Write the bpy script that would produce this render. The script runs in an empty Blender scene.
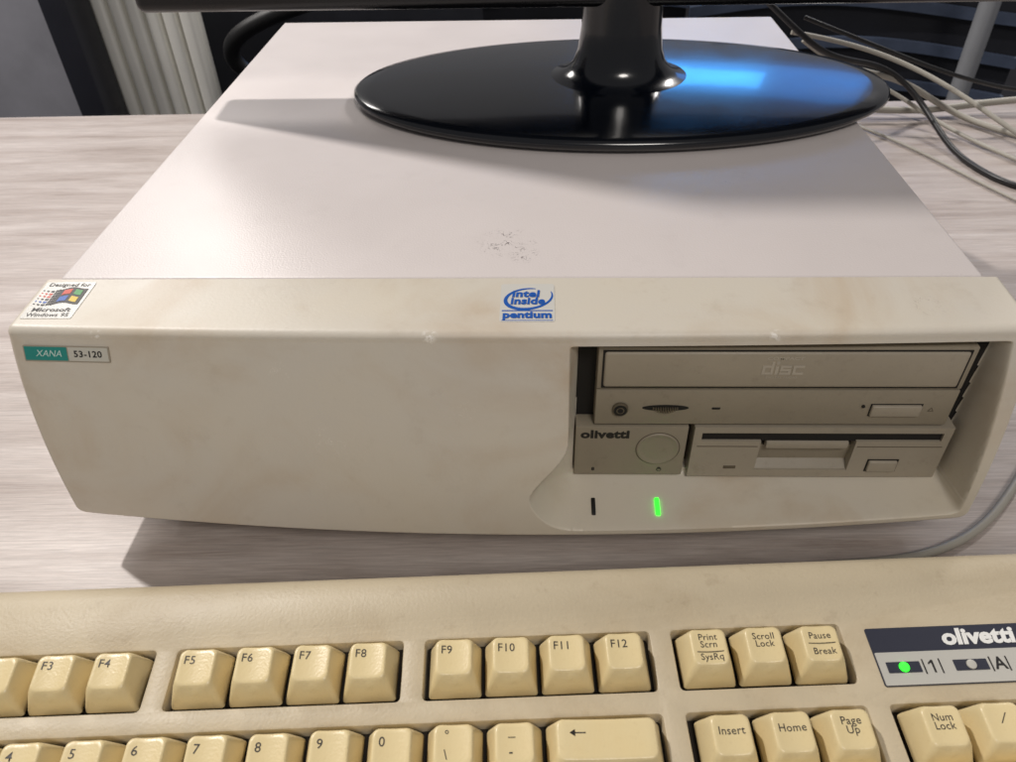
import bpy, bmesh, math, random
from mathutils import Vector, Matrix, Euler
random.seed(4)
scene=bpy.context.scene
COL=scene.collection
TZ=-.009   # height of the table top
def lin(c):
    return tuple(((v/255)/12.92 if v/255<=.04045 else ((v/255+.055)/1.055)**2.4) for v in c)
# ---------------------------------------------------------------- materials
def base_mat(name):
    m=bpy.data.materials.new(name); m.use_nodes=True
    nt=m.node_tree; b=nt.nodes['Principled BSDF']
    return m,nt,b
def plastic(name,rgb,rough=.45,var=.06,dirt=.0,dirtcol=(90,75,55),bump=.15,bscale=900,spec=.5,scale=9,yellow=None,metal=0,coat=0,scuff=None,smudge=0,smcol=(168,140,104)):
    m,nt,b=base_mat(name); N=nt.nodes.new; L=nt.links.new
    c=lin(rgb)
    tc=N('ShaderNodeTexCoord')
    n1=N('ShaderNodeTexNoise'); n1.inputs['Scale'].default_value=scale; n1.inputs['Detail'].default_value=6; n1.inputs['Roughness'].default_value=.6
    L(tc.outputs['Object'],n1.inputs['Vector'])
    mx=N('ShaderNodeMix'); mx.data_type='RGBA'
    mx.inputs['A'].default_value=(*[v*(1-var) for v in c],1)
    y=lin(yellow) if yellow else [min(1,v*(1+var)) for v in c]
    mx.inputs['B'].default_value=(*y,1)
    mr=N('ShaderNodeMapRange'); mr.inputs['From Min'].default_value=.32; mr.inputs['From Max'].default_value=.68
    L(n1.outputs['Fac'],mr.inputs['Value']); L(mr.outputs['Result'],mx.inputs['Factor'])
    out=mx.outputs['Result']
    def over(fac,col):
        nonlocal out
        m2=N('ShaderNodeMix'); m2.data_type='RGBA'; L(fac,m2.inputs['Factor']); L(out,m2.inputs['A'])
        m2.inputs['B'].default_value=(*lin(col),1); out=m2.outputs['Result']
    if smudge>0:
        ns=N('ShaderNodeTexNoise'); ns.inputs['Scale'].default_value=scale*1.9; ns.inputs['Detail'].default_value=7; ns.inputs['Roughness'].default_value=.57; ns.inputs['Distortion'].default_value=.7
        mp=N('ShaderNodeMapping'); mp.inputs['Location'].default_value=(3.1,1.7,.4); L(tc.outputs['Object'],mp.inputs['Vector']); L(mp.outputs[0],ns.inputs['Vector'])
        rs=N('ShaderNodeMapRange'); rs.interpolation_type='SMOOTHSTEP'; rs.inputs['From Min'].default_value=.46; rs.inputs['From Max'].default_value=.76; rs.inputs['To Max'].default_value=smudge
        L(ns.outputs['Fac'],rs.inputs['Value']); over(rs.outputs['Result'],smcol)
    if dirt>0:
        n2=N('ShaderNodeTexNoise'); n2.inputs['Scale'].default_value=scale*9; n2.inputs['Detail'].default_value=9; n2.inputs['Roughness'].default_value=.72
        L(tc.outputs['Object'],n2.inputs['Vector'])
        r2=N('ShaderNodeMapRange'); r2.inputs['From Min'].default_value=.56; r2.inputs['From Max'].default_value=.78; r2.inputs['To Max'].default_value=dirt
        L(n2.outputs['Fac'],r2.inputs['Value']); over(r2.outputs['Result'],dirtcol)
    if scuff:
        for (sc,rad,sscale,thr,amt,colr) in scuff:
            sc=(sc[0],sc[1],sc[2]-TZ)
            ds=N('ShaderNodeVectorMath'); ds.operation='DISTANCE'; L(tc.outputs['Object'],ds.inputs[0]); ds.inputs[1].default_value=sc
            rr=N('ShaderNodeMapRange'); rr.inputs['From Min'].default_value=rad; rr.inputs['From Max'].default_value=rad*.4; L(ds.outputs['Value'],rr.inputs['Value'])
            ns=N('ShaderNodeTexNoise'); ns.inputs['Scale'].default_value=sscale; ns.inputs['Detail'].default_value=2; ns.inputs['Distortion'].default_value=1.2; L(tc.outputs['Object'],ns.inputs['Vector'])
            su=N('ShaderNodeMath'); su.operation='SUBTRACT'; L(ns.outputs['Fac'],su.inputs[0]); su.inputs[1].default_value=.5
            ab=N('ShaderNodeMath'); ab.operation='ABSOLUTE'; L(su.outputs[0],ab.inputs[0])
            lt=N('ShaderNodeMapRange'); lt.inputs['From Min'].default_value=thr; lt.inputs['From Max'].default_value=thr*.3; lt.inputs['To Max'].default_value=amt; L(ab.outputs[0],lt.inputs['Value'])
            n5=N('ShaderNodeTexNoise'); n5.inputs['Scale'].default_value=sscale*.8; L(tc.outputs['Object'],n5.inputs['Vector'])
            g5=N('ShaderNodeMapRange'); g5.inputs['From Min'].default_value=.46; g5.inputs['From Max'].default_value=.56; L(n5.outputs['Fac'],g5.inputs['Value'])
            m5=N('ShaderNodeMath'); m5.operation='MULTIPLY'; L(rr.outputs['Result'],m5.inputs[0]); L(lt.outputs['Result'],m5.inputs[1])
            m6=N('ShaderNodeMath'); m6.operation='MULTIPLY'; L(m5.outputs[0],m6.inputs[0]); L(g5.outputs['Result'],m6.inputs[1]); over(m6.outputs[0],colr)
    L(out,b.inputs['Base Color'])
    n3=N('ShaderNodeTexNoise'); n3.inputs['Scale'].default_value=scale*4; n3.inputs['Detail'].default_value=4
    L(tc.outputs['Object'],n3.inputs['Vector'])
    r3=N('ShaderNodeMapRange'); r3.inputs['To Min'].default_value=max(.03,rough-.08); r3.inputs['To Max'].default_value=rough+.1
    L(n3.outputs['Fac'],r3.inputs['Value']); L(r3.outputs['Result'],b.inputs['Roughness'])
    b.inputs['Specular IOR Level'].default_value=spec; b.inputs['Metallic'].default_value=metal
    b.inputs['Coat Weight'].default_value=coat; b.inputs['Coat Roughness'].default_value=.08
    if bump>0:
        nb=N('ShaderNodeTexNoise'); nb.inputs['Scale'].default_value=bscale; nb.inputs['Detail'].default_value=3
        L(tc.outputs['Object'],nb.inputs['Vector'])
        bp=N('ShaderNodeBump'); bp.inputs['Strength'].default_value=bump; bp.inputs['Distance'].default_value=.0003
        L(nb.outputs['Fac'],bp.inputs['Height']); L(bp.outputs['Normal'],b.inputs['Normal'])
    return m
def ink(name,rgb,rough=.5,emit=0):
    m,nt,b=base_mat(name); b.inputs['Base Color'].default_value=(*lin(rgb),1); b.inputs['Roughness'].default_value=rough
    if emit: b.inputs['Emission Color'].default_value=(*lin(rgb),1); b.inputs['Emission Strength'].default_value=emit
    return m
WS=(240,235,226)
M_bezel=plastic('bezel_plastic',(212,206,195),.42,.04,.20,(150,130,106),.22,700,yellow=(211,202,184),scale=7,smudge=.55,smcol=(184,158,124),
   scuff=[((-.032,-.037,.103),.0035,500,.2,1,WS),((-.093,-.040,.088),.006,420,.02,.8,WS),((-.165,-.036,.103),.003,600,.2,1,WS),((.102,-.037,.103),.003,600,.2,1,WS),((-.075,-.050,.060),.010,260,.010,.8,WS),((.165,-.02,.105),.008,400,.02,.6,(110,95,80)),((-.02,-.045,.075),.008,300,.010,.6,WS)])
M_case=plastic('case_paint',(217,209,206),.36,.04,.10,(150,140,136),.35,1100,scale=5,scuff=[((-.004,.030,.1056),.015,240,.020,.95,(78,68,66)),((.004,.020,.1056),.008,330,.024,.9,(78,68,66)),((-.12,.07,.1056),.02,300,.006,.4,(150,138,132)),((.11,.10,.1056),.03,200,.005,.4,(150,138,132))])
M_drive=plastic('drive_plastic',(146,137,120),.45,.05,.3,(80,66,48),.2,900,scale=20)
M_drive2=plastic('drive_plastic_light',(161,152,136),.42,.05,.25,(90,76,58),.2,900,scale=20)
M_dark=plastic('cavity_dark',(20,18,16),.7,.2,0,bump=0)
M_black=plastic('black_plastic',(14,14,14),.5,.2,0,bump=.1)
M_key=plastic('key_plastic',(228,211,166),.31,.05,.18,(150,120,70),.25,1200,scale=25,yellow=(222,200,148))
M_kb=plastic('keyboard_plastic',(191,178,152),.47,.06,.30,(120,95,64),.5,800,scale=12,smudge=.32,smcol=(152,130,96))
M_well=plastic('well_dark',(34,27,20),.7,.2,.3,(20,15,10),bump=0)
M_gloss=plastic('gloss_black',(3,7,16),.18,.1,0,bump=0,coat=.5)
M_monitor=plastic('monitor_black',(12,12,14),.25,.1,0,bump=0)
M_screen=ink('screen_glass',(8,9,12),.15)
M_ink=ink('legend_ink',(60,56,52)); M_inkd=ink('dark_ink',(30,28,26)); M_white=ink('white_ink',(228,228,224)); M_pale=ink('pale_teal_ink',(196,222,216))
M_blue=ink('blue_ink',(18,84,170)); M_teal=ink('teal_label',(38,140,132)); M_lab=ink('label_grey',(200,198,187)); M_stk=ink('sticker_white',(205,203,196),.3)
M_red=ink('flag_red',(205,72,50)); M_green=ink('flag_green',(70,150,80)); M_fblue=ink('flag_blue',(45,95,180)); M_yel=ink('flag_yellow',(222,190,60))
M_navy=ink('navy_label',(50,52,64),.35); M_led=ink('green_led',(40,255,40),.4,3.0)
M_emb=ink('emboss_grey',(180,172,158)); M_tiny=ink('tiny_mark',(92,83,68))
M_silver=ink('led_label',(186,184,176),.35)
# ---------------------------------------------------------------- builders
def _fin(name,me,mats,parent=None,angle=35,smooth=True):
    for m in mats: me.materials.append(m)
    if smooth:
        for p in me.polygons: p.use_smooth=True
        me.set_sharp_from_angle(angle=math.radians(angle))
    o=bpy.data.objects.new(name,me); COL.objects.link(o)
    if parent: o.parent=parent
    return o
pc=None
def finish(name,me,mats,parent=None,angle=35,smooth=True):
    if parent is not None and parent is pc: me.transform(Matrix.Translation((0,0,-TZ)))
    return _fin(name,me,mats,parent,angle,smooth)
class B:
    def __init__(s): s.bm=bmesh.new()
    def _merge(s,t,mi,mat):
        if mat is not None: bmesh.ops.transform(t,matrix=mat,verts=t.verts)
        for f in t.faces: f.material_index=mi
        me=bpy.data.meshes.new('t'); t.to_mesh(me); t.free(); s.bm.from_mesh(me); bpy.data.meshes.remove(me)
    def box(s,x0,x1,y0,y1,z0,z1,mi=0,bev=0,seg=2,mat=None):
        t=bmesh.new(); bmesh.ops.create_cube(t,size=1)
        for v in t.verts: v.co=Vector(((x0+x1)/2+v.co.x*(x1-x0),(y0+y1)/2+v.co.y*(y1-y0),(z0+z1)/2+v.co.z*(z1-z0)))
        if bev>0: bmesh.ops.bevel(t,geom=t.edges[:],offset=bev,segments=seg,affect='EDGES',profile=.5)
        s._merge(t,mi,mat); return s
    def cyl(s,c,r,d,axis='Z',mi=0,n=32,bev=0,r2=None,mat=None):
        t=bmesh.new(); bmesh.ops.create_cone(t,cap_ends=True,segments=n,radius1=r,radius2=r if r2 is None else r2,depth=d)
        if bev>0:
            es=[e for e in t.edges if len(e.link_faces)==2 and any(len(f.verts)>4 for f in e.link_faces)]
            bmesh.ops.bevel(t,geom=es,offset=bev,segments=2,affect='EDGES',profile=.5)
        R={'Z':Matrix(),'Y':Matrix.Rotation(math.pi/2,4,'X'),'X':Matrix.Rotation(math.pi/2,4,'Y')}[axis]
        bmesh.ops.transform(t,matrix=Matrix.Translation(c)@R,verts=t.verts)
        s._merge(t,mi,mat); return s
    def loft(s,rings,mi=0,cap0=True,cap1=True,mat=None):
        t=bmesh.new(); R=[[t.verts.new(p) for p in r] for r in rings]; n=len(rings[0])
        for a,b in zip(R,R[1:]):
            for i in range(n): t.faces.new((a[i],a[(i+1)%n],b[(i+1)%n],b[i]))
        if cap0: t.faces.new(list(reversed(R[0])))
        if cap1: t.faces.new(R[-1])
        s._merge(t,mi,mat); return s
    def prism(s,pts,h0,h1,mi=0,mat=None):
        return s.loft([[(p[0],p[1],h0) for p in pts],[(p[0],p[1],h1) for p in pts]],mi,mat=mat)
    def obj(s,name,mats,parent=None,angle=35,smooth=True):
        bmesh.ops.recalc_face_normals(s.bm,faces=s.bm.faces)
        me=bpy.data.meshes.new(name); s.bm.to_mesh(me); s.bm.free()
        return finish(name,me,mats,parent,angle,smooth)
def rrect(hw,hd,r,n=4,cx=0,cy=0,m=0):
    pts=[]
    for (sx,sy,a0) in ((1,1,0),(-1,1,90),(-1,-1,180),(1,-1,270)):
        for i in range(n+1):
            a=math.radians(a0+90*i/n); pts.append((cx+sx*(hw-r)+r*math.cos(a),cy+sy*(hd-r)+r*math.sin(a)))
        if m:
            x0,y0=pts[-1]; nx,ny={0:(-(hw-r)+cx,hd+cy),90:(-hw+cx,-(hd-r)+cy),180:(hw-r+cx,-hd+cy),270:(hw+cx,hd-r+cy)}[a0]
            for i in range(1,m+1): pts.append((x0+(nx-x0)*i/(m+1),y0+(ny-y0)*i/(m+1)))
    return pts
def empty(name,loc,rot=(0,0,0)):
    e=bpy.data.objects.new(name,None); e.empty_display_size=.02; e.location=loc; e.rotation_euler=rot; COL.objects.link(e); return e
def tag(o,label,cat,group=None):
    o['label']=label; o['category']=cat
    if group: o['group']=group
def text(name,s,size,mat,parent,org,xd=(1,0,0),yd=(0,1,0),bold=0,shear=0,align='LEFT',sx=1,space=1,ls=1,ext=.00003,fn=None):
    cu=bpy.data.curves.new('t','FONT'); cu.body=s; cu.size=size; cu.align_x=align; cu.align_y='CENTER'
    cu.offset=bold; cu.shear=shear; cu.extrude=0 if fn else ext; cu.space_character=space; cu.space_line=ls; cu.resolution_u=3
    to=bpy.data.objects.new('t',cu); COL.objects.link(to)
    bpy.context.view_layer.update()
    dg=bpy.context.evaluated_depsgraph_get()
    me=bpy.data.meshes.new_from_object(to.evaluated_get(dg)); bpy.data.objects.remove(to); 
    me.materials.clear()
    X=Vector(xd).normalized(); Y=Vector(yd).normalized(); Z=X.cross(Y); O=Vector(org)
    for v in me.vertices:
        p=O+X*v.co.x*sx+Y*v.co.y+Z*v.co.z
        if fn: p.z=fn(p.x,p.y)+.00010
        v.co=p
    me.materials.append(mat)
    o=bpy.data.objects.new(name,me); COL.objects.link(o); o.parent=parent
    return o
def tube(name,pts,r,mat,parent=None,dz=0):
    cu=bpy.data.curves.new(name,'CURVE'); cu.dimensions='3D'; cu.bevel_depth=r; cu.bevel_resolution=4; cu.resolution_u=12; cu.use_fill_caps=True
    sp=cu.splines.new('NURBS'); sp.points.add(len(pts)-1); sp.order_u=4; sp.use_endpoint_u=True
    for i,p in enumerate(pts): sp.points[i].co=(p[0],p[1],p[2]+dz,1)
    to=bpy.data.objects.new('t',cu); COL.objects.link(to); bpy.context.view_layer.update()
    me=bpy.data.meshes.new_from_object(to.evaluated_get(bpy.context.evaluated_depsgraph_get())); bpy.data.objects.remove(to); me.materials.clear()
    for p in me.polygons: p.use_smooth=True
    me.materials.append(mat); o=bpy.data.objects.new(name,me); COL.objects.link(o)
    if parent:
        o.parent=parent; o.matrix_parent_inverse=(Matrix.Translation(parent.location)@parent.rotation_euler.to_matrix().to_4x4()).inverted()
    return o
def sm(t): t=max(0,min(1,t)); return t*t*(3-2*t)
# ================================================================ COMPUTER
# parts are modelled in world heights; finish()/P_ move them into the frame of the computer's empty
H=.106
pc=empty('desktop_computer',(0,0,TZ))
tag(pc,'yellowed beige desktop computer case lying flat on the table','computer')
def P_(o):
    o.data.transform(Matrix.Translation((0,0,-TZ))); return o
B().box(-.1965,.1965,.0008,.386,.0125,H-.0004,0,.0018,3).obj('case_cover',[M_case],pc)
B().box(-.172,.172,-.040,.37,.0000,.0122,0,.001).obj('base_panel',[M_black],pc)  # chassis base, kept black for the band of shade under the front panel
for x in (-.15,.15):
    for y in (.0,.34):
        B().cyl((x,y,(TZ+.0002)/2),.011,.0002-TZ,'Z',bev=.0008).obj('foot',[M_black],pc)
RT=.0040; ZC=.1048-RT; HW=.2022; HB=.1990
def hwz(z): return HW-(HW-HB)*sm((.1046-z)/.09)
def face_y(x,z):
    t=(.1042-z)/(.1042-.0167); t=max(-.1,min(1.1,t)); k=1-(x/.2)**2
    return -(.0332+.0195*t+.018*t*(1-t))-(.0035+.0045*t)*k
def zedge(x): return .0167-.0045*(1-(x/.2)**2)
def zbot(x):
    z=zedge(x); r=.0055; a=abs(x)-(HB-r)
    if a>0: z+=r-math.sqrt(max(0,r*r-a*a))
    return z
def clamp(t): return max(0.,min(1.,t))
def surf(x,z):
    yf=face_y(x,z)
    s=sm((.060-z)/.030); xl=.0226-.0165*s; w=.0046+.0205*s
    a=clamp((x-xl)/w); q=sm((x-.006)/.022)
    zl=zedge(x)+.0022; zt=max(.0222,zl+.0055)+.0135*(1-q)
    b=clamp((z-zl)/(zt-zl))
    c=clamp((.1940-x)/.0052) if z<zt+.002 else 1.
    t=1-math.sqrt((1-a)**2+(1-b)**2+(1-c)**2*.5); t=clamp(t)
    F=.25*sm(t)+.75*(1-(1-t)**2.2)
    F*=sm((.1940-x)/.0034)*sm((.0994-z)/.0018)
    yb=-.031 if (z<.0240 or x<.0262) else -.0265
    y=yf+(yb-yf)*F if yb>yf else yf
    return y,(F>.97 and z>.0245 and x>.0266)
xs=[]; x=-.2
while x<.2-1e-6:
    xs.append(x); ax=abs(x)
    if ax>.193 or x>.180: x+=.0004
    elif .003<x<.0320: x+=.0004
    else: x+=.0015
xs.append(.2)
us=[v/.2 for v in xs]
rows=[]
for i in range(9): rows.append(('s',i/8))
for i in range(1,7): rows.append(('a',i/7))
NZ=260
for i in range(NZ+1): rows.append(('f',i/NZ))
for i in range(1,7): rows.append(('b',i/6))
verts=[];faces=[];darkv=[]
def er(x,hw,r=.0025):
    a=abs(x)-(hw-r); return r-math.sqrt(max(0,r*r-a*a)) if a>0 else 0
for kind,t in rows:
    rowp=[]
    for u in us:
        if kind=='s':
            hw=HW; X=u*hw; yf=face_y(X,ZC); yy=0+(yf+RT)*t; zz=.106-.0012*t-er(X,hw); dk=False
        elif kind=='a':
            hw=HW; X=u*hw; yf=face_y(X,ZC); th=t*math.pi/2; e=er(X,hw); yy=yf+RT-RT*math.sin(th)+e*math.sin(th); zz=ZC+RT*math.cos(th)-e*math.cos(th); dk=False
        elif kind=='f':
            X0=u*HB; zb=zbot(X0); zz=ZC+(zb-ZC)*t; hw=hwz(zz); X=u*hw; yy,dk=surf(X,zz); yy+=er(X,hw)
        else:
            X0=u*HB; zb=zbot(X0); hw=hwz(zb); X=u*hw; yb,_=surf(X,zb); yb+=er(X,hw)
            th=t*math.pi/2; r=.0030; yy=yb+r*(1-math.cos(th)); zz=zb-r*math.sin(th)*.6; dk=False
            if t>=1: yy=max(yb+.02,-.02)
        rowp.append((X,yy,zz)); darkv.append(dk) 
    back=lambda p:(p[0],.0,min(p[2],.1045))
    verts.append(back(rowp[0])); verts.extend(rowp); verts.append(back(rowp[-1]))
nc=len(us)+2; nr=len(rows); matidx=[]
def isdark(r,c):
    if c<=0 or c>=nc-1: return False
    return darkv[r*len(us)+c-1]
for r in range(nr-1):
    for c in range(nc-1):
        a=r*nc+c; faces.append((a,a+nc,a+nc+1,a+1))
        matidx.append(1 if isdark(r,c) and isdark(r,c+1) and isdark(r+1,c) and isdark(r+1,c+1) else 0)  # back of the drive recess coloured dark, for the shade around the drives
me=bpy.data.meshes.new('front_panel'); me.from_pydata(verts,[],faces); me.update()
for p,mi in zip(me.polygons,matidx): p.material_index=mi
bezel=finish('front_panel',me,[M_bezel,M_dark],pc,70)
# --- optical drive
YD=-.0345
CX0,CX1=.0345,.1832
od=B()
od.box(CX0,CX1,YD,YD+.0085,.0540,.0733,0,.0006)
od.box(CX0,CX1,YD+.0002,YD+.0085,.0738,.0955,0,.0006)
od=od.obj('optical_drive',[M_drive],pc)
P_(B().box(CX0+.0018,CX1-.0022,YD-.0001,YD+.001,.0747,.0942,0,0).obj('tray_gap',[M_dark],od))
tr=B(); tr.box(CX0+.0025,CX1-.0029,YD-.0010,YD+.003,.0755,.0936,0,.0012,3); tr=P_(tr.obj('disc_tray',[M_drive2],od))
P_(text('lettering','COMPACT',.0021,M_emb,tr,(.1085,YD-.00105,.0908),(1,0,0),(0,0,1),align='CENTER',sx=1.45,bold=.00004))
P_(text('lettering','DIGITAL AUDIO',.0013,M_emb,tr,(.1085,YD-.00105,.0811),(1,0,0),(0,0,1),align='CENTER',sx=1.35))
lg=B(); hh=.0058; z0=.0827
def strokes(x0,wd,l): return [(x0+a*wd,x0+b*wd,z0+c*hh,z0+d*hh) for a,b,c,d in l]
tw=.24; th_=.17
S=[]
S+=strokes(.1002,.0044,[(0,1,0,th_),(0,1,.78-th_,.78),(0,tw,th_,.78-th_),(1-tw,1,.0,1.12)])
S+=strokes(.1053,.0012,[(0,1,0,.72),(0,1,.90,1.12)])
S+=strokes(.1072,.0044,[(0,1,0,th_),(0,1,.39-.085,.39+.085),(0,1,.78-th_,.78),(0,tw,.46,.64),(1-tw,1,.14,.32)])
S+=strokes(.1123,.0044,[(0,1,0,th_),(0,1,.78-th_,.78),(0,tw,th_,.78-th_)])
for i,(a,b,c,d) in enumerate(S): lg.box(a,b,YD-.00112-.000012*i,YD-.0009,c,d,0,0)
P_(lg.obj('emblem',[M_emb],tr,smooth=False))
j=B(); j.cyl((.0450,YD-.0004,.0632),.0034,.002,'Y',1,bev=.0003); j.cyl((.0450,YD-.0006,.0632),.0028,.002,'Y',0); j.cyl((.0450,YD-.0008,.0632),.0017,.0018,'Y',1); j.cyl((.0450,YD-.00095,.0632),.0012,.0018,'Y',0); P_(j.obj('headphone_jack',[M_dark,M_tiny],od))
w=B(); w.loft([[ (.0640+.0098*math.cos(a),y,.0636+.0016*math.sin(a)) for a in [2*math.pi*i/24 for i in range(24)]] for y in (YD-.0002,YD+.001)],0)
for i in range(11):
    xx=.0590+i*.0010; k=1-((xx-.0640)/.0062)**2; w.box(xx-.0003,xx+.0003,YD-.0012*k-.0003,YD,.0636-.0019*k,.0640,1,0)
P_(w.obj('volume_wheel',[M_dark,M_tiny],od))
P_(B().box(.0835,.0870,YD-.0003,YD+.001,.0628,.0638,0,.0002).obj('indicator_window',[M_dark],od))
P_(B().cyl((.1460,YD-.0001,.0648),.0007,.001,'Y').obj('release_hole',[M_dark],od))
P_(B().box(.1495,.1700,YD-.0014,YD+.001,.0597,.0655,0,.0006,3).obj('eject_button',[M_drive2],od))
P_(B().box(.1490,.1705,YD-.0001,YD+.001,.0592,.0660,0,0).obj('button_gap',[M_dark],od))
P_(text('lettering','\u25B3',.0028,M_tiny,od,(.1730,YD-.0001,.0628),(1,0,0),(0,0,1)))
# --- button panel
bp=B(); bp.box(.0268,.0755,YD,YD+.0085,.0225,.0525,0,.0006)
bp=bp.obj('button_panel',[M_drive],pc)
# shallow round dimple: narrow groove, raised rim, slightly concave face
pb=B(); rr_=[(.0094,.0),(.0091,-.0006),(.0086,-.0007),(.0080,-.0003),(.0060,-.00016),(.0030,-.00010),(.0006,-.00008)]
pb.loft([[(.0632+r*math.cos(2*math.pi*i/56),YD+d+.00002,.0392+r*math.sin(2*math.pi*i/56)) for i in range(56)] for r,d in rr_],0,cap0=False)
pb.cyl((.0632,YD+.0004,.0392),.0098,.0009,'Y',1,n=56)
P_(pb.obj('power_button',[M_drive,M_tiny],bp,60))
P_(text('lettering','olivetti',.0064,M_inkd,bp,(.0290,YD-.0001,.0478),(1,0,0),(0,0,1),bold=.00030,sx=1.12,space=1.05))
P_(text('lettering','8',.0028,M_inkd,bp,(.0345,YD-.0001,.0262),(1,0,0),(0,0,1),bold=.0001))
pm=B(); pm.cyl((.0650,YD-.0001,.0262),.0011,.0003,'Y',0); pm.cyl((.0650,YD-.0002,.0262),.0007,.0003,'Y',1); pm.box(.0648,.0652,YD-.0004,YD,.0262,.0276,0); P_(pm.obj('lettering',[M_inkd,M_drive],bp))
# --- floppy drive: one continuous fascia, long thin slot, recessed angled centre grip
FX0,FX1=.0780,.1880; GX0,GX1=.1075,.1485; YF=YD-.0006; YBK=YD+.0085
fd=B()
def quadbox(x0,x1,z0,z1,y0=YF): fd.box(x0,x1,y0,YBK,z0,z1,0,0)
quadbox(FX0,GX0,.0225,.0446); quadbox(GX1,FX1,.0225,.0446); quadbox(GX0,GX1,.0225,.0268)
quadbox(FX0,FX1,.0494,.0527); quadbox(FX0,FX0+.0035,.0446,.0494); quadbox(FX1-.0035,FX1,.0446,.0494)
bmesh.ops.remove_doubles(fd.bm,verts=fd.bm.verts,dist=1e-6)
fd=fd.obj('floppy_drive',[M_drive2],pc,30)
P_(B().box(FX0+.0030,FX1-.0030,YF+.0012,YF+.0018,.0440,.0499,0,0).obj('disk_slot',[M_dark],fd))
fl=B()
fl.loft([[(GX0-.0002,YBK-.001,.0262),(GX1+.0002,YBK-.001,.0262),(GX1+.0002,YF+.0004,.0262),(GX0-.0002,YF+.0004,.0262)],
         [(GX0-.0002,YBK-.001,.0300),(GX1+.0002,YBK-.001,.0300),(GX1+.0002,YF+.0044,.0300),(GX0-.0002,YF+.0044,.0300)],
         [(GX0-.0002,YBK-.001,.0392),(GX1+.0002,YBK-.001,.0392),(GX1+.0002,YF+.0034,.0392),(GX0-.0002,YF+.0034,.0392)]],0)
fl.box(GX0+.0026,GX1-.0026,YF+.0002,YF+.004,.0396,.0440,1,.0009)
P_(fl.obj('slot_flap',[M_drive,M_drive2],fd))
P_(B().box(.1562,.1700,YF-.0001,YD+.001,.0262,.0338,0,0).obj('button_gap',[M_dark],fd))
P_(B().box(.1569,.1693,YF-.0014,YD+.001,.0269,.0331,0,.0006,3).obj('eject_button',[M_drive2],fd))
P_(B().box(.0935,.0990,YF-.0002,YD+.001,.0275,.0293,0,.0002).obj('indicator_window',[M_tiny],fd))
P_(B().box(FX0+.0020,GX0-.0010,YF-.0001,YD+.001,.0412,.0416,0,0).obj('groove',[M_tiny],fd))
P_(B().box(GX1+.0010,FX1-.0020,YF-.0001,YD+.001,.0412,.0416,0,0).obj('groove',[M_tiny],fd))
# --- status lights on the ledge
def slot(x,mat,name):
    y0,y1=-.0530,-.0445
    o=B()
    def zs(y):
        z=.0145
        while z<.0225 and surf(x,z)[0]<y: z+=.0001
        return z
    a,b=zs(y0),zs(y1)
    ang=math.atan2(b-a,y1-y0); ln=math.hypot(b-a,y1-y0)
    m=Matrix.Translation((x,(y0+y1)/2,(a+b)/2+.0003))@Matrix.Rotation(ang,4,'X')
    o.box(-.0009,.0009,-ln/2,ln/2,-.0008,.0006,0,.0003,2,mat=m); return o.obj(name,[mat],pc)
slot(.0352,M_black,'disk_light'); slot(.0637,M_led,'power_light')
# --- badge
def frame_on_face(x,z):
    y=face_y(x,z); dy=(face_y(x,z+.002)-face_y(x,z-.002)); up=Vector((0,dy,.004)).normalized()
    dx=(face_y(x+.002,z)-face_y(x-.002,z)); ri=Vector((.004,dx,0)).normalized()
    n=ri.cross(up).normalized(); up=n.cross(ri); return Vector((x,y,z)),ri,up,n
def fmat(o,ri,up,n): 
    return Matrix((( ri.x,up.x,n.x,o.x),(ri.y,up.y,n.y,o.y),(ri.z,up.z,n.z,o.z),(0,0,0,1)))
O,ri,up,n=frame_on_face(-.1785,.0950)
FM=fmat(O+n*.0002,ri,up,n)
bd=B(); bd.prism(rrect(.0178,.0033,.0004),-.0004,.0002,0,mat=FM); bd.prism(rrect(.0088,.0028,.0001,cx=-.0085),.0,.0003,1,mat=FM); bd.prism(rrect(.0082,.0028,.0001,cx=.0090),.0,.0003,2,mat=FM)
bd=bd.obj('badge',[M_drive2,M_teal,M_lab],pc)
P_(text('lettering','XANA',.0038,M_pale,bd,O+n*.00055-ri*.0128,ri,up,shear=.3,sx=1.0))
P_(text('lettering','53-120',.0037,M_inkd,bd,O+n*.00055+ri*.0030,ri,up,bold=.00008,sx=1.05,space=1.08))
# --- stickers on the top strip
def strip_z(y,x=0):
    yf=face_y(x,ZC)+RT; return .106-.0012*(y/yf)
def strip_frame(x,y):
    s=.0012/(.030); up=Vector((0,1,s)).normalized(); ri=Vector((1,0,0)); n=ri.cross(up); return Vector((x,y,strip_z(y,x)+.0001)),ri,up,n
O,ri,up,n=strip_frame(-.1885,-.0150)
SM=fmat(O,ri,up,n)
st=B(); st.prism(rrect(.0106,.0126,.0006),0,.00012,0,mat=SM); st=st.obj('sticker',[M_stk],pc)
P_(text('lettering','Designed for',.0034,M_inkd,st,O+n*.0002+up*.0104,ri,up,align='CENTER',bold=.00002,sx=1.0))
P_(text('lettering','Microsoft',.0036,M_inkd,st,O+n*.0002-up*.0070,ri,up,align='CENTER',bold=.00006,sx=1.15))
P_(text('lettering','Windows 95',.0034,M_inkd,st,O+n*.0002-up*.0104,ri,up,align='CENTER',bold=.00001,sx=1.0))
fg=B(); FS=1.10
def wav(u,v): return (u*FS, (v+.0009*math.sin((u+.001)*520)+u*.12+.0007)*FS)
def wpatch(u0,u1,v0,v1,mi,h=.0003):
    k=7; top=[wav(u0+(u1-u0)*i/k,v1) for i in range(k+1)]; bot=[wav(u0+(u1-u0)*i/k,v0) for i in range(k+1)]
    fg.prism(bot+top[::-1],h-.00012,h,mi,mat=SM)
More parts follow.
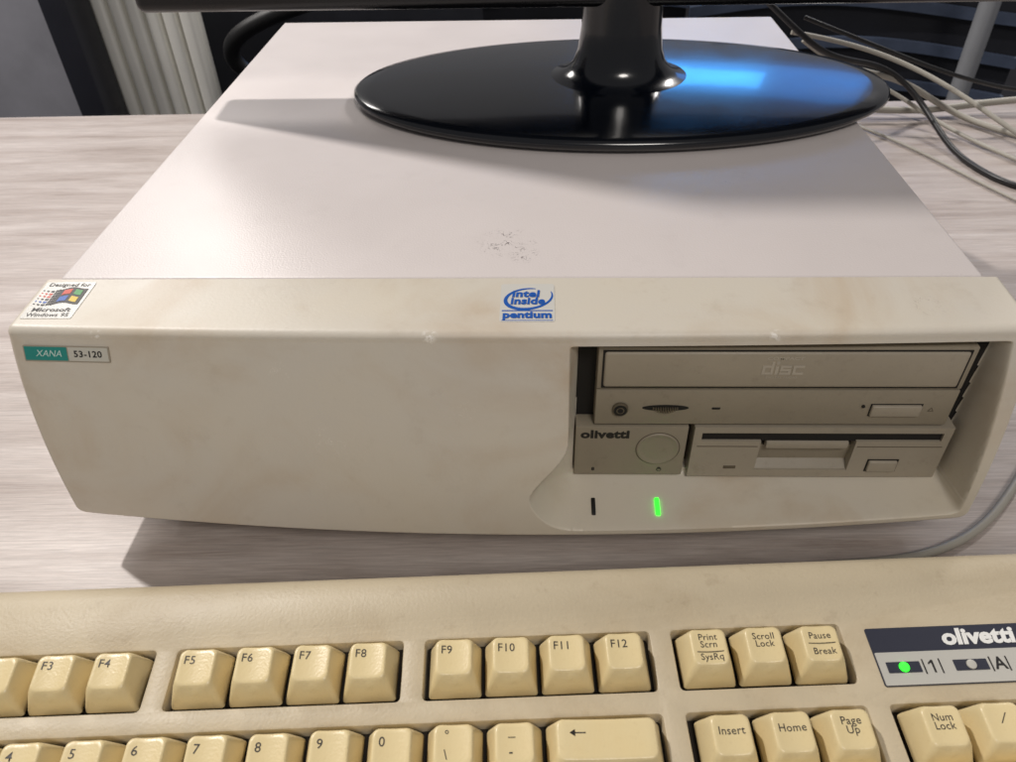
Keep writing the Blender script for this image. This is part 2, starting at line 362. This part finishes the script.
wpatch(-.0019,.0084,-.0037,.0062,0,.00022)
wpatch(-.0004,.0026,.0019,.0050,1,.0003); wpatch(.0039,.0069,.0019,.0050,2,.0003)
wpatch(-.0004,.0026,-.0024,.0007,3,.0003); wpatch(.0039,.0069,-.0024,.0007,4,.0003)
for i in range(6):
    for q in range(4):
        sz=.0013-.00025*q; wpatch(-.0036-.0017*q,-.0036-.0017*q+sz*1.2,-.0032+i*.0017,-.0032+i*.0017+sz,0 if i in(0,2,5) or q==0 else (1 if i>2 else 3),.00022)
P_(fg.obj('emblem',[M_inkd,M_red,M_green,M_fblue,M_yel],st,smooth=False))
O,ri,up,n=strip_frame(.0060,-.0175)
SM=fmat(O,ri,up,n)
s2=B(); s2.prism(rrect(.0110,.0128,.0012),0,.0001,0,mat=SM); s2=s2.obj('sticker',[M_stk],pc)
rg=B(); K=60
def ring(cx,cy,a,b,t0,t1,w0,w1,grow=0,tilt=.16):
    P=lambda rr_,bb,u:(cx+rr_*math.cos(u),cy+bb*math.sin(u)+tilt*rr_*math.cos(u))
    for i in range(K):
        u0=t0+(t1-t0)*i/K; u1=t0+(t1-t0)*(i+1)/K
        wa=w0+(w1-w0)*math.sin(math.pi*i/K)**.6; wb=w0+(w1-w0)*math.sin(math.pi*(i+1)/K)**.6; ga=grow*i/K; gb=grow*(i+1)/K
        rg.prism([P(a+ga-wa/2,b+ga-wa/2,u0),P(a+ga+wa/2,b+ga+wa/2,u0),P(a+gb+wb/2,b+gb+wb/2,u1),P(a+gb-wb/2,b+gb-wb/2,u1)],.0001,.00022,0,mat=SM)
ring(.0000,.0030,.0082,.0062,math.radians(66),math.radians(380),.0002,.0016,grow=.0020)
rg.prism(rrect(.0102,.00030,.00002,cy=-.0056),.0001,.0002,0,mat=SM); rg.prism(rrect(.0102,.00016,.00002,cy=-.0119),.0001,.0002,0,mat=SM)
P_(rg.obj('emblem',[M_blue,M_stk],s2,smooth=False))
P_(text('lettering','intel',.0062,M_blue,s2,O+n*.0003+up*.0055-ri*.0008,ri,up,align='CENTER',bold=.00025,sx=1.0,shear=.08,space=1.04))
P_(text('lettering','inside',.0062,M_blue,s2,O+n*.0003+up*.0006,ri,up,align='CENTER',bold=.00025,sx=.93,shear=.08,space=1.04))
P_(text('lettering','pentium',.0058,M_blue,s2,O+n*.0003-up*.0086,ri,up,align='CENTER',bold=.00026,sx=1.0,space=1.03))
# ================================================================ MONITOR
mo=empty('monitor',(.060,.214,H))
tag(mo,'black flat screen monitor with glossy oval foot standing on the computer','monitor')
def el(a,b,z,n=96): return [(a*math.cos(2*math.pi*i/n),b*math.sin(2*math.pi*i/n),z) for i in range(n)]
a0,b0=.166,.093
R=[el(a0-.010,b0-.010,.0006),el(a0-.003,b0-.003,.0015),el(a0,b0,.0045),el(a0-.0004,b0-.0004,.0065),el(a0-.0025,b0-.0025,.0078)]
for k in (.93,.85,.75,.62,.5,.38,.25): R.append(el(a0*k,b0*k,.0078+.0055*(1-k**2)))
B().loft(R).obj('foot',[M_gloss],mo,60)
B().loft([el(.045,.037,.0122,64),el(.038,.031,.0138,64),el(.0320,.026,.0168,64),el(.0280,.023,.0215,64),el(.0255,.021,.029,64),el(.0240,.0197,.041,64),el(.0235,.019,.06,64),el(.0235,.019,.12,64)]).obj('neck',[M_gloss],mo,60)
sh=B(); T=Matrix.Translation((0,-.017,.055))@Matrix.Rotation(math.radians(-4),4,'X')
sh.box(-.283,.283,0,.034,0,.345,0,.005,4,mat=T); sh.box(-.2,.2,.03,.055,.04,.28,0,.012,4,mat=T)
sh.obj('housing',[M_monitor],mo)
B().box(-.266,.266,-.0006,.001,.024,.326,0,0,mat=T).obj('screen',[M_screen],mo)
# ================================================================ KEYBOARD
P=.0195; KU=-.155
kb=empty('keyboard',(0,-.1361,.0340),(math.radians(5),0,math.radians(3.2)))
tag(kb,'yellowed cream full size keyboard lying on the table before the computer','keyboard')
def U(k): return KU+k*P
body=B()
VB=.0402
prof=[(-.150,-.026),(-.150,-.004),(-.147,-.0008),(-.143,0),(VB-.0127,0),(VB-.0077,-.0003),(VB-.0042,-.0014),(VB-.0015,-.0036),(VB,-.0070),(VB,-.034),(VB-.004,-.0365)]
uL,uR=-.272,.238
def prof_ring(u,ins=0):
    return [(u,min(max(v,-.150+ins),VB-ins),min(w_,-ins) if w_>-.02 else w_) for v,w_ in prof]
body.loft([prof_ring(uL,.003),prof_ring(uL+.001,.001),prof_ring(uL+.003),prof_ring(uR-.003),prof_ring(uR-.001,.001),prof_ring(uR,.003)])
bo=body.obj('housing',[M_kb],kb)
wells=[(-4,-4),(-2,1),(2.5,5.5),(7,10),(11.5,13.5)]
wl=[]
for a,b in wells: wl.append((U(a)-.55*P,U(b)+.55*P,-.0108,.0108))
V1=-.0293
wl.append((U(-4.5)-.001,U(10.5)+.001,V1-.0195*4-.0108,V1+.0108))
wl.append((U(11.5)-.55*P,U(13.5)+.55*P,V1-.0195-.0108,V1+.0108))
wl.append((U(11.5)-.55*P,U(13.5)+.55*P,V1-.0195*4-.0108,V1-.0195*3+.0108))
wl.append((U(15)-.55*P,U(18)+.55*P,V1-.0195*4-.0108,V1+.0108))
cut=B()
for (x0,x1,y0,y1) in wl: cut.prism(rrect((x1-x0)/2,(y1-y0)/2,.0015,3,(x0+x1)/2,(y0+y1)/2),-.0125,.01)
co=cut.obj('cut',[M_kb],kb)
md=bo.modifiers.new('b','BOOLEAN'); md.object=co; md.operation='DIFFERENCE'; md.solver='EXACT'
mb=bo.modifiers.new('v','BEVEL'); mb.width=.0008; mb.segments=2; mb.limit_method='ANGLE'; mb.angle_limit=math.radians(50)
bpy.context.view_layer.update()
nm=bpy.data.meshes.new_from_object(bo.evaluated_get(bpy.context.evaluated_depsgraph_get()))
bo.modifiers.clear(); bo.data=nm
for p in nm.polygons: p.use_smooth=True
nm.set_sharp_from_angle(angle=math.radians(35))
bpy.data.objects.remove(co)
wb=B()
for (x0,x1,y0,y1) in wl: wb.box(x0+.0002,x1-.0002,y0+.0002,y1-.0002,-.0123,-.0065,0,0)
wb.obj('well_dark_sheet',[M_well],kb)  # dark sheet added in each well for the darkness between keys
KH=.0112; DISH=.0007
def topz(x,y,hw): return KH-DISH*(1-min(1,(x/hw)**2))+.07*y
keymesh={}
def keycap(w,d=.0182):
    if (w,d) in keymesh: return keymesh[(w,d)]
    hwt=w/2-.0031; hdt=d/2-.0030; sy=.0009; M=7
    t=B(); rings=[]
    def rg_(hw,hd,r,z,cy=0,curv=False):
        pts=rrect(hw,hd,r,5,0,cy,M); return [(x,y,(z-(DISH*(1-min(1,(x/hwt)**2))) +.07*y) if curv else z) for x,y in pts]
    rings.append(rg_(w/2-.0004,d/2-.0004,.0010,.0)); rings.append(rg_(w/2,d/2,.0012,.0004))
    rings.append(rg_(w/2-.0003,d/2-.0003,.0014,.0022,sy*.1))
    rings.append(rg_(hwt+.0009,hdt+.0009,.0022,KH-.0022,sy*.8))
    rings.append(rg_(hwt+.00035,hdt+.00035,.0024,KH-.0008,sy,True)); rings.append(rg_(hwt,hdt,.0024,KH-.0002,sy,True)); rings.append(rg_(hwt-.0005,hdt-.0005,.0022,KH,sy,True))
    for k in (.85,.65,.45,.25,.08):
        pts=rrect((hwt-.0005)*k,(hdt-.0005)*k,.0022*k,5,0,sy,M); rings.append([(x,y,KH-DISH*(1-min(1,(x/hwt)**2))+.07*y) for x,y in pts])
    t.loft(rings)
    bmesh.ops.recalc_face_normals(t.bm,faces=t.bm.faces)
    me=bpy.data.meshes.new('key'); t.bm.to_mesh(me); t.bm.free(); me.materials.append(M_key)
    for p in me.polygons: p.use_smooth=True
    me.set_sharp_from_angle(angle=math.radians(55))
    keymesh[(w,d)]=me; return me
KB0=-.0040
def key(u,v,w=.0182,leg=()):
    o=bpy.data.objects.new('key',keycap(w)); COL.objects.link(o); o.parent=kb; o.location=(u+random.uniform(-.0001,.0001),v+random.uniform(-.0001,.0001),KB0+random.uniform(-.0003,.0002))
    o.rotation_euler=(random.uniform(-.018,.018),random.uniform(-.018,.018),random.uniform(-.010,.010))
    hwt=w/2-.0031
    for lg_ in leg:
        (s,x,y,size,al)=lg_[:5]
        text('legend',s,size,M_ink,o,(x,y,0),align=al,fn=lambda a,b:topz(a,b,hwt),bold=.00001,ls=.8,space=1.05,shear=lg_[5] if len(lg_)>5 else 0)
    return o
def fl_(s): return [(s,-.0046,.0034,.0040,'LEFT')]
key(U(-4),0,leg=[('Esc',-.0046,.0034,.0036,'LEFT')])
for i,k in enumerate((-2,-1,0,1,2.5,3.5,4.5,5.5,7,8,9,10)): key(U(k),0,leg=fl_('F%d'%(i+1)))
def bar(o,x0,x1,y):
    hw=.006; b=B(); n=6
    pts=[(x0+(x1-x0)*i/n,y+.00014) for i in range(n+1)]+[(x1-(x1-x0)*i/n,y-.00014) for i in range(n+1)]
    b.prism(pts,0,.00001); m=b.obj('legend',[M_ink],o,smooth=False)
    for v in m.data.vertices: v.co.z=topz(v.co.x,v.co.y,hw)+.00010+v.co.z
k=key(U(11.5),0,leg=[('Print\nScrn',0,.0030,.0032,'CENTER'),('SysRq',.0004,-.0026,.0032,'CENTER')]); bar(k,-.0045,.0048,-.0008)
k=key(U(12.5),0,leg=[('Scroll\nLock',0,.0026,.0032,'CENTER')])
k=key(U(13.5),0,leg=[('Pause',0,.0036,.0032,'CENTER'),('Break',.0004,-.0018,.0032,'CENTER')]); bar(k,-.0045,.0048,.0010)
du=.0003
for i,s in enumerate(['\u00b2','1','2','3','4','5','6','7','8','9','0']):
    key(U(-4+i)+du,V1,leg=[(s,-.0042,.0030,.0042,'LEFT')])
key(U(7)+du,V1,leg=[('\u00b0',-.0030,.0036,.0044,'LEFT'),('\\',-.0030,-.0020,.0042,'LEFT')])
k=key(U(8)+du,V1,leg=[('_',-.0020,.0046,.0046,'LEFT'),('-',-.0020,-.0015,.0046,'LEFT')])
k=key(U(9.5)+du,V1,w=.0182+P,leg=[])
ab=B(); y0=.0030; n=8
ab.prism([(-.0118,y0),(-.0100,y0+.0011),(-.0100,y0-.0011)],0,.00001); ab.prism([(-.0101+i*.0005,y0+.00018) for i in range(n)]+[(-.0066-i*.0005,y0-.00018) for i in range(n)],0,.00001)
m=ab.obj('legend',[M_ink],k,smooth=False)
for v in m.data.vertices: v.co.z=topz(v.co.x,v.co.y,(.0182+P)/2-.0031)+.00010
for kk,s in ((11.5,'Insert'),(12.5,'Home'),(13.5,'Page\nUp')): key(U(kk)+.0010,V1,leg=[(s,0,.0022,.0035,'CENTER')])
key(U(15)+.0010,V1,leg=[('Num\nLock',0,.0022,.0033,'CENTER')]); key(U(16)+.0010,V1,leg=[('/',-.0005,.0022,.0046,'CENTER',.45)])
key(U(17)+.0010,V1); key(U(18)+.0010,V1)
v=V1-P
key(U(-3.75)+du,v,w=.0182+P*.5)
for i in range(12): key(U(-2.5+i)+du,v)
for kk in (11.5,12.5,13.5,15,16,17,18): key(U(kk)+.0010,v)
# indicator panel
pn=B(); px0,px1=.1275,.2120; PV=-.0022
pn.prism(rrect((px1-px0)/2,.0105,.0008,4,(px0+px1)/2,PV),-.001,.0004,0)
pn.prism(rrect((px1-px0)/2-.0004,.0058,.0004,4,(px0+px1)/2,PV-.0044),.0003,.0006,1)
pn=pn.obj('indicator_panel',[M_navy,M_silver],kb)
text('lettering','olivetti',.0080,M_white,pn,(.1532,PV+.0060,.0006),shear=.12,bold=.00034,sx=1.16)
def ledw(u,lit,s):
    b=B(); b.prism(rrect(.0058,.0019,.0002,4,u,PV-.0041),.0005,.0008,0); b.cyl((u,PV-.0041,.0009),.0017,.0008,'Z',1,bev=.0003)
    b.obj('indicator_light',[M_navy,M_led if lit else M_silver],pn)
    if s=='1':
        g=B(); cx=u+.0099; cy=PV-.0041
        g.prism([(cx,cy-.0022),(cx+.0006,cy-.0022),(cx+.0006,cy+.0022),(cx,cy+.0022),(cx-.0012,cy+.0012),(cx-.0012,cy+.0007),(cx,cy+.0014)],.0006,.0008); g.obj('lettering',[M_inkd],pn,smooth=False)
    else: text('lettering',s,.0062,M_inkd,pn,(u+.0080,PV-.0041,.0007),bold=.0001)
    for uu in (u+.0070,u+.0128): B().prism(rrect(.0002,.0026,.0001,2,uu,PV-.0041),.0005,.0008).obj('lettering',[M_inkd],pn)
ledw(.1362,True,'1'); ledw(.1595,False,'A'); ledw(.1830,False,'\u2193')
for u in (-.22,.19): B().box(u-.012,u+.012,.020,.028,-.0460,-.034,0,.001).obj('foot',[M_kb],kb)
# ================================================================ TABLE + ROOM
def wood():
    m,nt,b=base_mat('washed_oak_laminate'); N=nt.nodes.new; L=nt.links.new
    tc=N('ShaderNodeTexCoord'); mp=N('ShaderNodeMapping'); mp.inputs['Scale'].default_value=(2.2,26,1); L(tc.outputs['Object'],mp.inputs['Vector'])
    n=N('ShaderNodeTexNoise'); n.inputs['Scale'].default_value=2.2; n.inputs['Detail'].default_value=13; n.inputs['Roughness'].default_value=.73; n.inputs['Distortion'].default_value=.45; L(mp.outputs[0],n.inputs['Vector'])
    r=N('ShaderNodeValToRGB'); e=r.color_ramp.elements
    e[0].position=.27; e[0].color=(*lin((144,129,121)),1); e[1].position=.74; e[1].color=(*lin((216,207,201)),1)
    x=e.new(.43); x.color=(*lin((178,166,159)),1); x=e.new(.58); x.color=(*lin((196,186,180)),1)
    L(n.outputs['Fac'],r.inputs['Fac'])
    mp2=N('ShaderNodeMapping'); mp2.inputs['Scale'].default_value=(16,420,1); L(tc.outputs['Object'],mp2.inputs['Vector'])
    n2=N('ShaderNodeTexNoise'); n2.inputs['Scale'].default_value=2.5; n2.inputs['Detail'].default_value=6; n2.inputs['Roughness'].default_value=.65; L(mp2.outputs[0],n2.inputs['Vector'])
    mr=N('ShaderNodeMapRange'); mr.inputs['From Min'].default_value=.36; mr.inputs['From Max'].default_value=.66; mr.inputs['To Min'].default_value=.80; mr.inputs['To Max'].default_value=1.07; L(n2.outputs['Fac'],mr.inputs['Value'])
    mx=N('ShaderNodeVectorMath'); mx.operation='SCALE'; L(r.outputs['Color'],mx.inputs[0]); L(mr.outputs['Result'],mx.inputs['Scale']); L(mx.outputs[0],b.inputs['Base Color'])
    b.inputs['Roughness'].default_value=.40
    bp=N('ShaderNodeBump'); bp.inputs['Strength'].default_value=.2; bp.inputs['Distance'].default_value=.0005; L(n2.outputs['Fac'],bp.inputs['Height']); L(bp.outputs['Normal'],b.inputs['Normal'])
    return m
M_wood=wood()
tb=empty('table',(0,0,TZ),(0,0,math.radians(1.4))); tag(tb,'pale grey washed wood table with straight back edge','table')
B().box(-1.1,1.1,-.55,.502,-.028,0,0,.0015).obj('table_top',[M_wood],tb)
M_steel=plastic('steel',(170,172,176),.35,.05,0,bump=0,metal=.4)
for x in (-1.03,1.03):
    for y in (-.48,.41): B().box(x-.025,x+.025,y-.025,y+.025,-.74,-.0285,0,.003).obj('leg',[M_steel],tb)
fl=B().box(-4,4,-2,5,-.80,-.751).obj('floor',[plastic('floor_carpet',(50,50,56),.9,.2,0,bump=.3,bscale=300)]); fl['kind']='structure'
M_fab=plastic('grey_fabric',(164,164,172),.9,.12,0,bump=.6,bscale=500)
o=B().box(-1.9,-.815,1.10,1.14,-.75,.5,0,.008).obj('partition_panel',[M_fab]); tag(o,'grey fabric partition panel standing behind the table','partition')
o=B().box(-.812,-.765,1.07,1.15,-.75,.5,0,.006).obj('upright_post',[plastic('post_dark',(34,35,44),.5,.1,0,bump=0)]); tag(o,'dark upright post beside the grey partition','post')
rad=B()
for i in range(7): rad.box(-.800+i*.030,-.800+i*.030+.024,1.15,1.20,-.60,.4,0,.008,3)
rad.box(-.80,-.595,1.175,1.19,-.6,.4,0,0)
o=rad.obj('radiator',[plastic('radiator_cream',(244,242,234),.5,.04,0,bump=0)]); tag(o,'cream ribbed radiator behind the table','radiator')
M_chair=plastic('chair_dark',(24,26,34),.55,.3,0,bump=.2,bscale=200)
M_chair2=plastic('chair_navy',(70,80,100),.5,.3,0,bump=.2,bscale=200)
def chair(x,y,lab,rot=0,slat=True):
    e=empty('office_chair',(x,y,-.75),(0,0,rot)); tag(e,lab,'chair','chairs behind the table')
    bk=B()
    def arc(z,h,th,mi,off=0):
        bk.loft([[(-.27+j*.04,.06*math.cos((j-6.7)*.2)+dy+off,z+dz+.01*math.sin(j*.35+z*9)) for (dy,dz) in ((0,0),(th,0),(th,h),(0,h))] for j in range(14)],mi)
    arc(.40,.48,.02,0)
    if slat:
        for i in range(7): arc(.42+i*.065,.016,.012,1,-.014)
    bk.obj('backrest',[M_chair,M_chair2],e)
    B().box(-.25,.25,-.30,.05,.42,.47,0,.02,3).obj('seat',[M_chair],e)
    for a,b in ((-.23,-.25),(.23,-.25),(-.23,.02),(.23,.02)): B().cyl((a,b,.21),.012,.42,'Z').obj('leg',[M_steel],e)
    return e
c1=chair(-.34,1.22,'dark chair with solid curved back and armrest beside the radiator',.1,False)
tube('armrest',[(-.22,.84,.03),(-.31,.80,.015),(-.38,.78,-.005),(-.41,.79,-.04),(-.39,.80,-.075),(-.33,.82,-.10),(-.25,.88,-.13)],.011,M_black,c1)
c2=chair(.52,1.02,'dark slatted chair with pale metal upright behind the table',-.1)
B().cyl((.135,-.10,.62),.014,.62,'Z').obj('upright',[M_steel],c2)
chair(1.15,1.15,'dark slatted chair with metal legs behind the table',.2)
chair(.06,1.35,'dark slatted chair with metal legs behind the table',0.1)
# cables
M_cg=plastic('cable_grey',(160,156,146),.5,.05,0,bump=0); M_cb=plastic('cable_black',(22,22,24),.4,.1,0,bump=0)
G='cables on the table'
c=tube('power_cable',[(.17,.46,.14),(.23,.42,.093),(.261,.42,.069),(.32,.46,.055),(.355,.46,.035),(.371,.43,.015),(.374,.38,.003),(.383,.34,.0028),(.395,.311,.0028),(.43,.29,.0028),(.50,.29,.0028)],.0026,M_cb,dz=TZ); tag(c,'black cable drooping onto the table behind the monitor','cable',G)
c=tube('video_cable',[(.22,.50,.02),(.30,.47,.010),(.344,.463,.006),(.412,.47,.006),(.467,.48,.012),(.60,.47,.02)],.0033,M_cg,dz=TZ+.001); tag(c,'grey cable crossing the back of the table','cable',G)
c=tube('video_cable',[(.25,.46,.075),(.286,.458,.05),(.337,.455,.045),(.38,.47,.02),(.408,.4595,.006),(.425,.44,.0035),(.443,.416,.0035),(.48,.38,.0035),(.55,.36,.0035)],.0028,M_cg,dz=TZ); tag(c,'grey cable looping down behind the computer','cable',G)
c=tube('video_cable',[(.26,.48,.05),(.33,.49,.035),(.38,.45,.0035),(.42,.36,.003),(.46,.30,.003),(.55,.25,.003)],.0018,M_cg,dz=TZ); tag(c,'thin grey cable curving across the table','cable',G)
c=tube('video_cable',[(.24,.44,.09),(.30,.43,.07),(.36,.42,.05),(.41,.43,.035),(.46,.45,.02),(.56,.46,.01)],.0018,M_cb); tag(c,'thin black cable hanging above the table','cable',G)
c=tube('video_cable',[(.25,.50,.07),(.31,.50,.06),(.37,.47,.045),(.42,.41,.02),(.45,.36,.005),(.50,.33,.003),(.58,.33,.003)],.0022,M_cg,dz=TZ); tag(c,'thin grey cable sagging onto the table','cable',G)
c=tube('power_cable',[(.29,.47,.003),(.33,.42,.002),(.36,.36,.002),(.40,.25,.002),(.46,.20,.002),(.56,.18,.002)],.0013,M_cg,dz=TZ); tag(c,'very thin pale cable lying on the table','cable',G)
c=tube('keyboard_cable',[(.36,.11,.0022),(.30,.050,.0022),(.265,.008,.0022),(.243,-.017,.0022),(.2200,-.040,.0022),(.1920,-.0555,.0022),(.160,-.0610,.0022),(.12,-.063,.0022),(.08,-.075,.004),(.05,-.095,.008)],.0021,M_cg,dz=TZ); tag(c,'grey keyboard cable lying beside the computer','cable',G)
c=tube('power_cable',[(-.34,.60,-.10),(-.30,.50,.03),(-.25,.44,.045),(-.20,.42,.06),(-.17,.45,.05)],.0035,M_cb); tag(c,'thick black cable rising behind the computer','cable',G)
# ================================================================ LIGHT + CAMERA
def area(name,loc,tgt,size,power,col,sy=None):
    l=bpy.data.lights.new(name,'AREA'); l.energy=power; l.color=col; l.size=size; l.shape='DISK'
    if sy: l.shape='RECTANGLE'; l.size_y=sy
    o=bpy.data.objects.new(name,l); COL.objects.link(o); o.location=loc
    o.rotation_euler=(Vector(tgt)-Vector(loc)).to_track_quat('-Z','Y').to_euler(); return o
area('ceiling_lamp_left',(-1.2,.72,1.75),(0,.1,.1),.09,34,(1,.95,.91))
area('ceiling_lamp_back',(-1.5,2.0,1.7),(0,.0,.0),.7,17,(1,.95,.91))
area('ceiling_lamp_right',(1.2,1.8,1.7),(0,0,0),.4,20,(1,.95,.91))
area('front_fill_lamp',(.35,-1.25,1.6),(0,0,0),.5,13,(1,.94,.88))  # fill lamp added in front to brighten the bezel and keyboard
area('blue_reflection_lamp',(.58,2.3,.84),(.1,.2,.1),.42,2.0,(.05,.38,.92),.20)  # unseen lamp added for the blue reflection on the monitor foot
area('blue_reflection_lamp',(.70,2.5,.90),(.1,.2,.1),1.1,4.0,(.03,.22,.72),.45)  # wide dim lamp added to spread the same blue reflection
w=bpy.data.worlds.new('World'); scene.world=w; w.use_nodes=True
w.node_tree.nodes['Background'].inputs[0].default_value=(.66,.64,.65,1); w.node_tree.nodes['Background'].inputs[1].default_value=.29
pit,yaw,roll,f=.70458,-.03873,-.02383,766.74
fw=Vector((math.sin(yaw)*math.cos(pit),math.cos(yaw)*math.cos(pit),-math.sin(pit)))
rt=Vector((math.cos(yaw),-math.sin(yaw),0)); upv=rt.cross(fw)
r_=rt*math.cos(roll)+upv*math.sin(roll); u_=-rt*math.sin(roll)+upv*math.cos(roll)
cam=bpy.data.cameras.new('Camera'); cam.lens=f/1016*36; cam.sensor_width=36; cam.clip_start=.01; cam.clip_end=60
cam.shift_x=-7.24/1016; cam.shift_y=4.5/1016
cam.dof.use_dof=True; cam.dof.focus_distance=.34; cam.dof.aperture_fstop=26
co=bpy.data.objects.new('Camera',cam); COL.objects.link(co)
co.matrix_world=Matrix(((r_.x,u_.x,-fw.x,.01026),(r_.y,u_.y,-fw.y,-.27597),(r_.z,u_.z,-fw.z,.28124),(0,0,0,1)))
scene.camera=co
scene.view_settings.view_transform='Standard'; scene.view_settings.look='None'; scene.view_settings.exposure=0
